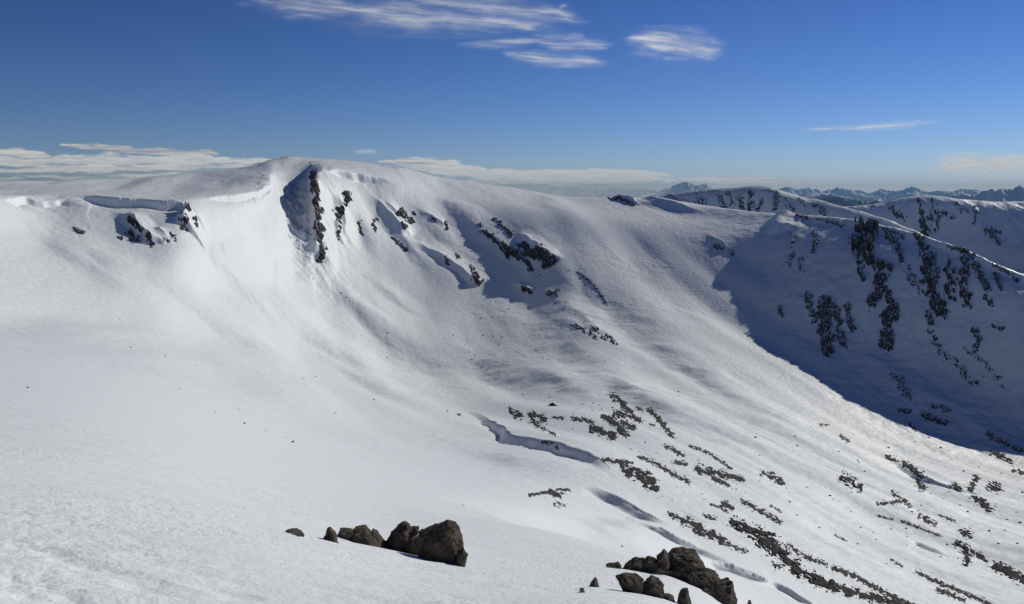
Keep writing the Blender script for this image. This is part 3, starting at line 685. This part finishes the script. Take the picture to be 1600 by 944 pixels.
# moraine and stony ground of the lower right
MO = 'dark stony patches melting out of the lower slope'
M = [
 ('stony fragments at the upper left end of the stony ground', [([(798,642),(806,646),(812,650)],4)], .6),
 ('broken stony streak right of the upper left fragments', [([(828,647),(840,650),(851,655)],4), ([(830,656),(838,662)],3)], .55),
 ('short stone streak under the broken stony streak', [([(838,664),(850,670)],3), ([(858,674),(868,680)],1.6)], .5),
 ('thin line of stones below the lone big boulder', [([(864,652),(880,655)],2), ([(898,655),(912,658),(926,660)],3.5)], .5),
 ('curved dark rock rib with a pointed upper end in the stony ground', [([(957,618),(966,624),(976,636),(985,648)],4), ([(985,650),(1000,658)],3), ([(960,645),(975,650)],4)], .72),
 ('dark slab shaped like a boat under the curved rock rib', [([(926,669),(944,676),(960,681)],4.5)], .78),
 ('diagonal dark slab between the boat-shaped slab and the curved rib', [([(942,648),(955,656),(966,667),(977,678)],4)], .75),
 ('small slab at the lower end of the curved rock rib', [([(975,661),(990,669)],3.5)], .7),
 ('slim slanting rock rib right of the curved rib', [([(1016,642),(1028,654),(1040,668),(1050,681)],3.2)], .72),
 ('speckled stones between the two rock ribs', [([(995,638),(1004,641)],2.5), ([(1018,664)],2.5)], .5),
 ('short dark streak high in the stony ground beside the smooth slope', [([(1040,698),(1052,703),(1067,711)],2.8)], .65),
 ('flat dark patch under the short high streak', [([(1055,722),(1072,726)],3)], .65),
 ('ragged dark patch right of the end of the curled snow drift', [([(945,718),(965,722),(985,723)],2.5), ([(972,723),(976,733),(983,743)],4)], .72),
 ('largest dark patch beside the curled drift, thick and wedge-shaped', [([(990,736),(1003,745),(1020,753)],6), ([(1008,760),(1028,765)],3)], .8),
 ('long thin dark rock streak crossing the stony ground', [([(1000,714),(1025,725),(1050,740),(1076,753)],2.6)], .78),
 ('thin dark line along the upper right edge of the stony ground', [([(1078,697),(1105,707),(1125,720),(1142,733)],2)], .65),
 ('round dark patch at the head of the fan of rocks', [([(1090,733),(1104,739)],4.5)], .75),
 ('fan of dark rocks on the right of the round dark patch', [([(1110,735),(1130,742),(1158,749)],3.8), ([(1114,747),(1136,757)],3)], .7),
 ('slanting speckled rock patch on the smooth slope right of the stony ground', [([(1194,740),(1210,747),(1225,756)],4)], .55),
 ('thin arched rock streak alone inside the snowy hollow', [([(828,774),(845,771),(862,767)],1.8), ([(862,770),(874,775)],4), ([(872,765),(890,766)],1.5)], .75),
 ('tiny stones under the arched rock streak', [([(868,788),(880,790)],3)], .35),
 ('dark streak where the long drift ends above the foreground rocks', [([(1045,803),(1058,809),(1070,815)],2.6), ([(1070,815),(1082,819),(1094,824)],4.5)], .78),
 ('dark lens-shaped patch just beyond the drift end', [([(1088,828),(1102,832),(1116,838),(1132,846)],4.5)], .8),
 ('slanting dark streak above the widest rock band', [([(1160,783),(1180,794),(1200,805),(1218,816)],3)], .75),
 ('small dark patch above the lens-shaped patch', [([(1130,788),(1143,794)],4)], .65),
 ('thin dark line between the lens-shaped patch and the small patch', [([(1110,788),(1124,793),(1138,801)],1.5), ([(1103,806),(1116,811)],3)], .65),
 ('widest and darkest rock band running down to the lower edge', [([(1148,818),(1170,829),(1192,843)],6), ([(1185,836),(1206,853),(1226,872)],9), ([(1226,872),(1262,900),(1300,916)],6)], .68),
 ('lower end of the widest rock band, at the bottom of the view', [([(1300,917),(1334,926),(1378,937),(1412,947)],5)], .78),
 ('short streak right of the widest rock band', [([(1232,852),(1255,868),(1290,882)],3)], .65),
 ('loose rocks at the right edge of the drift below the lens-shaped patch', [([(1138,852),(1150,857),(1166,862)],3), ([(1210,880),(1220,887)],3)], .5),
 ('long dark streak parallel to the widest rock band, to its right', [([(1303,888),(1340,903),(1375,922),(1427,947)],3)], .75),
 ('straight dark streak near the bottom, right of two long streaks', [([(1432,894),(1470,912),(1515,930),(1550,947)],2.6)], .72),
 ('short dark streak below the straight streak near the bottom', [([(1466,922),(1484,929),(1504,938)],3)], .7),
 ('thick dark streak cut by the right edge of the view', [([(1558,886),(1580,896),(1606,912)],5)], .85),
 ('forked dark rock patch in the lower right hollow', [([(1497,850),(1508,860),(1510,882)],5), ([(1518,862),(1538,874)],3.5)], .62),
 ('dark rocks in the dip right of the rounded snow hump', [([(1523,778),(1534,786),(1546,795)],4.5)], .6),
 ('dark rocks on the crest of the rounded snow hump', [([(1527,748),(1520,758),(1516,764)],4)], .55),
 ('small dark rocks left of the hump crest', [([(1488,759),(1498,763)],4)], .5),
 ('dark rocks right of the hump crest', [([(1548,760),(1560,763)],5)], .45),
 ('rocks on the edge of the blue hollow under the hump', [([(1428,735),(1436,742)],4), ([(1434,752),(1440,762)],4)], .52),
 ('dark slanting rocks at the top edge of the blue hollow', [([(1384,714),(1400,720)],3), ([(1413,724),(1421,730)],4)], .62),
 ('branching rocks in the middle of the lower right slope', [([(1372,787),(1392,786),(1414,782)],2.5), ([(1394,770),(1408,780),(1420,791)],3)], .5),
 ('thin parallel stone lines under the branching rocks', [([(1370,806),(1395,812)],1.5), ([(1408,814),(1440,826),(1470,838)],1.8)], .6),
 ('small dark streak right of the branching rocks', [([(1438,806),(1448,812),(1460,818)],3.5)], .55),
 ('thin stone line above the lower right hollow', [([(1468,805),(1480,810),(1492,815)],2)], .55),
 ('speckled stones in the middle of the smooth lower slope', [([(1318,746),(1330,754),(1342,763)],6)], .3),
 ('dark slanting rocks near the right edge below the shadow', [([(1546,706),(1562,712),(1578,720)],3)], .6),
 ('thin dark rocks at the right edge, level with the hump', [([(1584,735),(1604,741)],3)], .6),
 ('small rock cluster above the forked rock patch', [([(1503,829),(1515,836)],4.5)], .55),
 ('little rock streak just under the shadow edge', [([(1312,680),(1318,685),(1326,690)],2.5)], .42),
 ('small scattered stones on the bright slope under the shadow tip', [([(1282,664),(1296,664)],2), ([(1423,664),(1432,672)],2.5)], .35),
 ('tiny dark line in the lower middle right, left of the straight streak', [([(1391,874),(1400,879),(1410,885)],1.6)], .65),
 ('small streaks on the left of the smooth lower slope', [([(1205,790),(1220,800)],1.6), ([(1304,836),(1322,845)],1.4)], .5),
 ('stone line above the tip of the curled drift', [([(848,692),(862,692)],2.5), ([(870,700)],2)], .6),
]
for lab, ss, cv in M: oc(lab, ss, cv+.05, .4, mat=ROCKM, group=MO, grain=27, halo=True, rag=1.0)

# ------------------------------------------------------------------ loose boulders
def rock_mesh(seed, sx=1, sy=1, sz=1, sub=2, rough=.35):
    rnd = random.Random(seed); bm = bmesh.new()
    for i in range(14):
        v = Vector((rnd.gauss(0, 1), rnd.gauss(0, 1), rnd.gauss(0, 1))).normalized()*rnd.uniform(.75, 1.1)
        bm.verts.new((v.x*sx, v.y*sy, v.z*sz))
    bmesh.ops.convex_hull(bm, input=bm.verts)
    for v in [v for v in bm.verts if not v.link_faces]: bm.verts.remove(v)
    bmesh.ops.triangulate(bm, faces=bm.faces)
    bmesh.ops.subdivide_edges(bm, edges=bm.edges, cuts=sub, use_grid_fill=True)
    bm.normal_update()
    for v in bm.verts: v.co += v.normal*rnd.uniform(-.5, .5)*rough*.2*min(sx, sz)
    me = bpy.data.meshes.new('boulder'); bm.to_mesh(me); bm.free(); me.materials.append(ROCK); return me
BM = [rock_mesh(i, 1, .9, .62, 2) for i in range(6)]
def boulder(u, v, s, label, group=None, T=T, rmin=0):
    x, y, z = T.hit(u, v, rmin); r_ = math.hypot(x, y); k = s*.5*r_/F
    o = bpy.data.objects.new('boulder', random.choice(BM)); C.collection.objects.link(o)
    o.location = (x, y, z + k*.18); o.scale = (k, k, k*random.uniform(.8, 1.2)); o.rotation_euler = (random.uniform(-.3, .3), random.uniform(-.3, .3), random.uniform(0, 6.3))
    return tag(o, label, 'boulder', group)
boulder(865, 634, 19, 'big lone dark boulder at the top of the stony ground')
boulder(724, 791, 6.5, 'single small dark stone on the snow above the left foreground rocks')
boulder(972, 854, 6.5, 'small dark stone on the snow edge left above the right foreground rocks')
boulder(717, 649, 8, 'small dark boulder with pale face on the bowl floor left of the curled drift')
boulder(699, 643, 5, 'small flat stone left beside the pale-faced boulder')
boulder(1180, 684, 6, 'lone black boulder on the smooth bright slope right of the rock ribs')
boulder(1310, 706, 5, 'lone black stone on the slope under the shadow edge')
boulder(1234, 785, 6, 'lone round stone on the slope above the widest rock band')
boulder(43, 606, 5, 'lone grey stone on the smooth snow at the far left')
boulder(381, 662, 6, 'small flat grey stone on the left snowfield')
boulder(457, 691, 7, 'flat blue-grey stone on the left snowfield, nearer the centre')
GS = [('small dark stones dotted over the middle of the bowl', 'small dark stone lying on the snow in the middle of the bowl', 2.9,
 [(489,436),(533,458),(541,465),(606,520),(564,525),(605,559),(640,578),(596,597),(584,625),(772,675),(755,524),(771,526),(726,539),(752,497),(709,524),(795,483),(793,587),(788,631),(676,561),(752,575),(780,579),(440,611),(474,592),(493,589),(446,684),(414,673),(523,646),(476,606),(737,562),(742,556),(755,572),(767,573),(733,550),(762,578),(770,571),(748,567),(785,527),(809,547),(842,574),(792,605),(795,520),(780,538)]),
 ('small dark stones on the bright ribs of the headwall', 'small dark stone on the bright ribs of the headwall', 3.2,
 [(888,423),(840,434),(875,483),(867,475),(945,565),(921,557),(896,581),(921,597),(977,494),(862,465),(834,430),(843,430),(815,430),(1060,612),(1089,660),(950,586),(838,548),(848,560),(857,562)]),
 ('small pale-capped stones on the left snowfield', 'tiny grey stone showing through the left snowfield', 2.6,
 [(204,543),(187,500),(243,525),(401,581),(372,640),(305,571),(222,529),(258,556),(266,613),(280,608),(336,645)]),
 ('loose stones among the dark patches of the stony ground', 'small dark stone among the dark patches of the stony ground', 3.6,
 [(846,618),(859,621),(817,616),(927,630),(925,642),(881,653),(989,692),(985,702),(1000,705),(895,671),(1020,666),(1057,761),(1035,776),(1050,782),(1187,712),(1187,752),(910,632),(935,633),(940,640),(1008,692),(1091,720),(1070,770),(1097,772),(1150,765),(1144,764),(1165,770),(1100,781),(860,693),(872,700),(1088,730),(1175,800),(1225,815),(1160,745),(1110,760),(1068,742),(957,637),(903,640),(1027,708)]),
 ('loose stones scattered over the lower right slope', 'small dark stone on the open lower right slope', 4.2,
 [(1267,667),(1240,705),(1342,723),(1351,737),(1297,775),(1242,682),(1451,684),(1506,736),(1454,771),(1475,779),(1483,769),(1512,800),(1392,827),(1364,832),(1416,826),(1345,825),(1369,844),(1417,839),(1417,852),(1433,852),(1480,851),(1594,817),(1588,801),(1574,812),(1570,829),(1598,770),(1569,698),(1280,825),(1384,881),(1400,882),(1246,697),(1340,720),(1302,780),(1312,783),(1245,805),(1260,762),(1500,790),(1530,730),(1470,700),(1430,690),(1388,700),(1590,850),(1560,850),(1545,830),(1470,870),(1330,800),(1290,850),(1340,850),(1440,790),(1425,800),(1565,740),(1448,745),(1443,738),(1452,752)])]
marks = []
for o_, (u_, v_) in OUTC: marks.append((o_['label'], u_, v_))
taken = set()
def near_label(u, v, word):
    best = None
    for lab, mu, mv in marks:
        dd = math.hypot(u-mu, v-mv)
        if dd < 75 and len(lab.split()) <= 10:
            side = ('right of' if u > mu else 'left of') if abs(u-mu) > abs(v-mv) else ('just below' if v > mv else 'just above')
            if (lab, side) not in taken and (best is None or dd < best[0]): best = (dd, lab, side)
    if best is None: return None
    taken.add((best[1], best[2])); return f'{word} {best[2]} the {best[1]}'
for g, lab, s_, L in GS:
    for u, v in L:
        nl = near_label(u, v, 'small stone')
        boulder(u, v, s_*random.uniform(.7, 1.35), nl or lab, g)

# ------------------------------------------------------------------ foreground rocks
def fg_rock(label, pieces, depth=.55, dr=0.0, base=None, mat=ROCKN, group=None, seed=0, name='rock'):
    """pieces: convex outlines in photo pixels; the rock is built at the distance where its foot meets the snow"""
    if 3 <= seed <= 8: pieces = [[((sum(p[0] for p in q)/len(q))+(u-(sum(p[0] for p in q)/len(q)))*1.22, v-(1.5 if v < 835 else 0)) for u, v in q] for q in pieces]
    allp = [p for q in pieces for p in q]
    fu, fv = base or max(allp, key=lambda p: p[1])
    x, y, z = T.hit(fu, min(fv, 940) if base is None else fv); r0 = math.hypot(x, y) + dr
    rnd = random.Random(seed+int(fu)); bm = bmesh.new()
    for q in pieces:
        cu = sum(p[0] for p in q)/len(q); cv = sum(p[1] for p in q)/len(q)
        wid = (max(p[0] for p in q)-min(p[0] for p in q))*r0/F
        vs = []
        for lay, (k, dy) in enumerate([(.62, -.5), (.93, -.22), (1.0, .05), (.9, .3), (.55, .55)]):
            for (pu, pv) in q:
                uu = cu+(pu-cu)*k*(1+rnd.uniform(-.05, .05)*(lay != 2)); vv = cv+(pv-cv)*k
                if pv > cv: vv = cv+(pv-cv)*(k+.25)+5       # the foot goes under the snow
                a_, t_ = ray(uu, vv); rr_ = r0 + dy*wid*depth*2*rnd.uniform(.8, 1.2)
                az0 = ray(cu, cv)[0]
                px_ = math.sin(a_)*rr_; py_ = math.cos(a_)*rr_
                # keep the true height of the outline: use the distance of the rock's middle
                vs.append(bm.verts.new((px_, py_, t_*r0 - (0 if vv < fv else .02))))
        g_ = bmesh.ops.convex_hull(bm, input=vs)
        for v in [e for e in g_['geom_interior'] if isinstance(e, bmesh.types.BMVert)]: bm.verts.remove(v)
    for v in [v for v in bm.verts if not v.link_faces]: bm.verts.remove(v)
    bmesh.ops.dissolve_limit(bm, angle_limit=math.radians(22), verts=bm.verts, edges=bm.edges)
    bmesh.ops.triangulate(bm, faces=bm.faces)
    tot = max(p[0] for p in allp)-min(p[0] for p in allp)
    for it in range(3 if tot < 40 else 4):
        bmesh.ops.subdivide_edges(bm, edges=[e for e in bm.edges if e.calc_length() > 1.6*r0/F*(1.5 if it < 2 else 1)], cuts=1)
        bmesh.ops.triangulate(bm, faces=bm.faces)
    bm.normal_update()
    sz = min(.42, max(.08, tot*r0/F))
    co = np.array([v.co for v in bm.verts])
    d_ = sz*(.026*ridged((co[:,0]+co[:,2]*.7)/(sz*.35)+seed, (co[:,2]-co[:,1]*.5)/(sz*.28), seed, 4, .55) - .024 + .045*np.round(2.2*fbm(co[:,0]/(sz*.5)+seed, (co[:,2]+co[:,1])/(sz*.4), seed+9, 2))/2.2 + .016*fbm((co[:,0]-co[:,1])/(sz*.12), co[:,2]/(sz*.12), seed+3, 3))
    for v, k in zip(bm.verts, d_): v.co += v.normal*float(k)
    cen = Vector((math.sin(ray(fu, fv)[0])*r0, math.cos(ray(fu, fv)[0])*r0, 0)); cen.z = float(T.z(np.array(cen.x), np.array(cen.y)))
    for v in bm.verts: v.co -= cen
    me = bpy.data.meshes.new(name); bm.to_mesh(me); bm.free(); me.materials.append(mat)
    o = bpy.data.objects.new(name, me); o.location = cen; C.collection.objects.link(o)
    return tag(o, label, 'rock', group)
fg_rock('biggest dark block with a rounded peak at the right end of the left rock row', [[(651,846),(655,836),(681,824),(700,814),(712,819),(720,832),(724,845),(723,862),(727,881),(700,876),(655,868)]], .45, seed=1)
fg_rock('small angular rock leaning on the lower right of the biggest block', [[(716,862),(724,856),(731,866),(727,877),(719,882),(708,879)]], .5, dr=-.12, seed=2)
fg_rock('forked rock with a hooked top left of the biggest block', [[(599,852),(612,838),(622,825),(634,818),(636,824),(645,838),(650,866),(620,860)], [(632,828),(653,825),(653,830),(646,838),(634,840)]], .4, seed=3)
fg_rock('low dark slab between the forked rock and the biggest block', [[(625,858),(645,840),(662,842),(668,870),(650,868)]], .4, dr=.05, seed=4)
fg_rock('small peaked rock left beside the forked rock', [[(574,846),(583,830),(590,833),(602,846),(600,854),(580,853)]], .5, seed=5)
fg_rock('long low rounded rock in the middle of the left rock row', [[(546,842),(552,832),(562,828),(572,828),(579,838),(596,852),(580,853),(555,847)]], .45, dr=.05, seed=6)
fg_rock('small two-topped rock right of the pointed rock', [[(527,841),(532,829),(538,829),(549,830),(552,845),(535,844)]], .5, seed=7)
fg_rock('small pointed pyramid rock at the left end of the left rock row', [[(505,842),(512,830),(516,827),(523,834),(527,842)]], .6, seed=8)
fg_rock('thin flat stone lying alone left of the left rock row', [[(445,833),(447,830),(468,830),(475,833),(474,837),(455,835)]], .5, seed=9)
fg_rock('large brown-grey slab on top of the right rock group', [[(1036,882),(1040,872),(1048,864),(1064,861),(1088,866),(1104,882),(1103,894),(1070,888)]], .45, dr=.35, base=(1060,905), seed=11)
fg_rock('broad dark main rock of the right rock group', [[(1006,892),(1020,880),(1044,876),(1072,879),(1080,915),(1040,908),(1018,900)], [(1060,882),(1100,890),(1120,898),(1134,912),(1112,926),(1086,924),(1070,912)]], .35, dr=.1, base=(1060,905), seed=12)
fg_rock('small block peeping up behind the left shoulder of the brown-grey slab', [[(1025,870),(1038,860),(1045,867),(1046,880),(1026,878)]], .6, dr=.45, base=(1050,905), seed=13)
fg_rock('dark jagged rock at the upper left of the right rock group', [[(969,888),(978,882),(994,874),(1008,876),(1010,892),(976,890)], [(1002,876),(1014,871),(1026,874),(1028,884),(1012,893)]], .4, dr=.1, base=(1005,893), seed=14)
fg_rock('thin flat stone at the far left tip of the right rock group', [[(947,884),(955,882),(970,882),(972,889),(950,887)]], .5, seed=15)
fg_rock('flat brown rock left of the dark humped rock', [[(962,901),(975,900),(992,901),(1006,907),(1002,918),(986,926),(974,914)]], .45, seed=16)
fg_rock('dark humped rock in front of the right rock group', [[(986,926),(998,917),(1018,902),(1030,909),(1038,918),(1039,928),(1018,930)]], .5, dr=-.1, seed=17)
fg_rock('pale upright stone standing at the bottom edge of the view', [[(1052,950),(1058,934),(1063,924),(1074,920),(1078,930),(1086,950)]], .5, dr=-.15, base=(1066,943), seed=18)
fg_rock('low rock half under snow between the humped rock and the upright stone', [[(1034,928),(1046,930),(1056,936),(1056,950),(1042,942)]], .5, base=(1046,938), seed=19)
fg_rock('tall dark block at the lower right end of the right rock group', [[(1086,928),(1104,921),(1118,916),(1136,910),(1145,911),(1150,926),(1156,952),(1120,952)]], .45, dr=-.1, base=(1120,935), seed=20)
fg_rock('small dark pyramid stone alone left of the right rock group', [[(917,913),(930,904),(934,909),(939,918),(925,916)]], .6, seed=21)
fg_rock('thin flake of stone below the small dark pyramid stone', [[(905,922),(912,922),(919,926),(910,926)]], .6, seed=22)
fg_rock('tip of a stone at the bottom edge right of the tall dark block', [[(1163,952),(1168,941),(1173,940),(1180,952)]], .6, base=(1170,945), seed=23)

# ------------------------------------------------------------------ clouds
def cloud_mat(name, col, tr=.6):
    m = bpy.data.materials.new(name); t, out = nodes(m)
    at = N(t, 'ShaderNodeAttribute', attribute_name='veil')
    d = N(t, 'ShaderNodeBsdfDiffuse'); d.inputs[0].default_value = (*col, 1)
    cn = N(t, 'ShaderNodeCombineXYZ'); cn.inputs[0].default_value, cn.inputs[1].default_value, cn.inputs[2].default_value = SV
    t.links.new(cn.outputs[0], d.inputs['Normal'])
    tl = N(t, 'ShaderNodeBsdfTranslucent'); tl.inputs[0].default_value = (*col, 1)
    ng = N(t, 'ShaderNodeCombineXYZ'); ng.inputs[0].default_value, ng.inputs[1].default_value, ng.inputs[2].default_value = -SV.x, -SV.y, -SV.z
    t.links.new(ng.outputs[0], tl.inputs['Normal'])
    a = N(t, 'ShaderNodeMixShader'); a.inputs[0].default_value = tr; t.links.new(d.outputs[0], a.inputs[1]); t.links.new(tl.outputs[0], a.inputs[2])
    tp = N(t, 'ShaderNodeBsdfTransparent')
    b = N(t, 'ShaderNodeMixShader'); t.links.new(at.outputs['Fac'], b.inputs[0]); t.links.new(tp.outputs[0], b.inputs[1]); t.links.new(a.outputs[0], b.inputs[2])
    t.links.new(b.outputs[0], out.inputs[0]); return m
CIR = cloud_mat('cirrus', (0.92, 0.93, 0.95), .75)
STR = cloud_mat('low_cloud', (0.95, 0.92, 0.88), .6)
def px_seg(U, V, P):
    d, s, t = seg_dist(U, V, [(p[0], p[1]) for p in P]); return d, t
def cloud(label, box, alt, strokes, mat, streak, dens=1.0, seed=0, lump=0, layers=1, step=1.3, hard=.5, sheet=0):
    u0, v0, u1, v1 = box
    us = np.arange(u0, u1+step, step); vs = np.arange(v0, v1+step, step*.6)
    U, V = np.meshgrid(us, vs, indexing='ij')
    cx = (U-800)/F; cy = (472-V)/F
    dy = math.cos(PITCH)+cy*math.sin(PITCH); dz = -math.sin(PITCH)+cy*math.cos(PITCH)
    M_ = np.zeros(U.shape)
    for P, wpx, k in strokes:
        # width in px across; ends taper
        wx = U + 10*fbm(U/60, V/20, seed+2, 3); wy = V + wpx*.6*fbm(U/60, V/18, seed+4, 4)
        d, t_ = px_seg(wx, wy, dense(P, 4))
        ww = wpx*(.15+.85*np.sin(np.clip(t_, .02, .98)*math.pi)**.7); k = k*sstep(-.02, .2, t_)*sstep(-.02, .2, 1-t_) if hard < 1 else k
        M_ = np.maximum(M_, k*np.exp(-(d/ww)**(2 if hard > 1 else 1.5)))
    first = None
    for L in range(layers):
        z = alt + L*alt*.02
        s_ = z/dz; X = cx*s_; Y = dy*s_
        sl, sw, an = streak
        A_, B_ = rot(U, V, math.cos(an), math.sin(an))
        n = fbm(A_/sl, B_/sw, seed+L*5, 6, .5 if hard < 1 else .6)
        D = M_*(.38+.62*sstep(-.55, .75, n+.35*fbm(A_/(sl*3), B_/(sw*3), seed+40, 3))) if hard < 1 else sstep(.22, .85, M_+.30*n)*(.72+.28*sstep(-.4,.5,n))
        ed = sstep(0, 12, U-u0)*sstep(0, 12, u1-U)*sstep(0, 2, V-v0)*sstep(0, 2, v1-V)
        D = np.clip(D*ed*dens, 0, 1)
        Z = z + lump*fbm(X/900+L, Y/1800, seed+9, 5, .6)
        o = grid_mesh('cloud', X, Y, Z, mat, attrs={'veil': D}, keep=(D[:-1, :-1]+D[1:, 1:]+D[1:, :-1]+D[:-1, 1:] > .004))
        if first is None: first = o; tag(o, label, 'cloud')
        else:
            o.name = 'upper_layer'; o.parent = first
    first.visible_shadow = True
    return first
cloud('long thin veil of cirrus trailing across the top edge of the sky', (300,-40,960,62), 3200,
      [([(360,-4),(470,8),(560,18),(650,28),(760,32),(850,36),(915,38)],15,.62), ([(560,-12),(680,0),(780,10),(860,24),(925,34)],13,.62), ([(700,22),(770,36),(850,44)],9,.6), ([(620,-30),(760,-18),(840,-6)],12,.5)],
      CIR, (120,9,.12), 1.0, 3)
cloud('faint double wisp of cirrus just under the long veil', (700,44,980,84), 3200,
      [([(715,70),(790,68),(870,62)],5,.5), ([(830,57),(880,58),(920,61)],6,.6), ([(830,64),(900,70),(965,68)],7,.5), ([(900,76),(950,76)],4,.35)], CIR, (70,6,.06), 1.0, 7)
cloud('small lens of cirrus below the double wisp', (770,76,980,108), 3200,
      [([(780,84),(850,92),(900,95),(955,98)],9,.6)], CIR, (70,6,.08), 1.0, 11)
cloud('brightest single feathery cloud right of the cirrus veil', (940,38,1170,106), 3200,
      [([(970,56),(1030,65),(1080,72),(1138,82)],15,1.0), ([(1000,60),(1050,70),(1115,80)],13,.95), ([(1030,92),(1080,92)],4,.4)], CIR, (80,9,.12), 1.0, 15)
cloud('straight thin contrail-like streak above the right-hand mountains', (1235,184,1485,210), 3200,
      [([(1246,203),(1320,201),(1400,196),(1472,191)],3.2,.75)], CIR, (60,3,-.05), 1.0, 19)
cloud('tiny pale streak alone above the summit', (535,230,605,244), 1500, [([(548,237),(570,237),(594,238)],2.6,.8)], CIR, (30,3,0), 1.0, 23)
cloud('small bright puff at the top edge left of the feathery cloud', (868,4,892,16), 3200, [([(872,11),(884,9)],2.5,.8)], CIR, (10,3,0), 1.0, 24)
cloud('soft cream cloud low above the mountains at the right edge', (1425,236,1640,286), 1500,
      [([(1450,262),(1520,256),(1640,254)],14,1.2), ([(1440,268),(1540,268),(1640,266)],8,.6), ([(1520,250),(1600,246),(1640,244)],6,.7)], STR, (70,7,-.04), 1.0, 27, 30)
cloud('bank of cream cloud lying along the horizon left of the summit', (-60,210,470,290), 650,
      [([(90,226),(150,229),(230,236),(345,240)],6,1.0), ([(-60,232),(0,238),(40,240),(75,240)],9,1.1), ([(-60,252),(80,252),(200,250),(330,252),(440,250)],11,1.15), ([(-60,268),(120,264),(300,262),(430,262)],6,1.0), ([(-60,278),(200,276),(400,270)],6,.62)],
      STR, (60,6,0), .92, 31, 8, 1, hard=2)
cloud('long low cloud bank beyond the ridge right of the summit', (570,244,1310,296), 650,
      [([(590,254),(640,252),(700,259),(760,264)],7,1.6), ([(640,262),(760,271),(860,275),(960,277),(1060,281)],9,1.8), ([(700,284),(850,284),(1000,287)],5,.9), ([(1060,279),(1140,283),(1220,284),(1290,290)],5,1.8), ([(820,267),(900,270),(980,270),(1050,274)],5,1.7)],
      STR, (50,4.5,.03), .92, 37, 8, 1, hard=2)
cloud('thin pale cloud line over the distant ranges at the right', (1280,284,1600,300), 650,
      [([(1290,292),(1340,293),(1400,295)],2.2,.8), ([(1420,294),(1480,296)],1.8,.6)], STR, (40,3,0), .8, 41, 10)
print('outcrop faces', sum(len(o.data.polygons) for o in OUT), len(OUT))
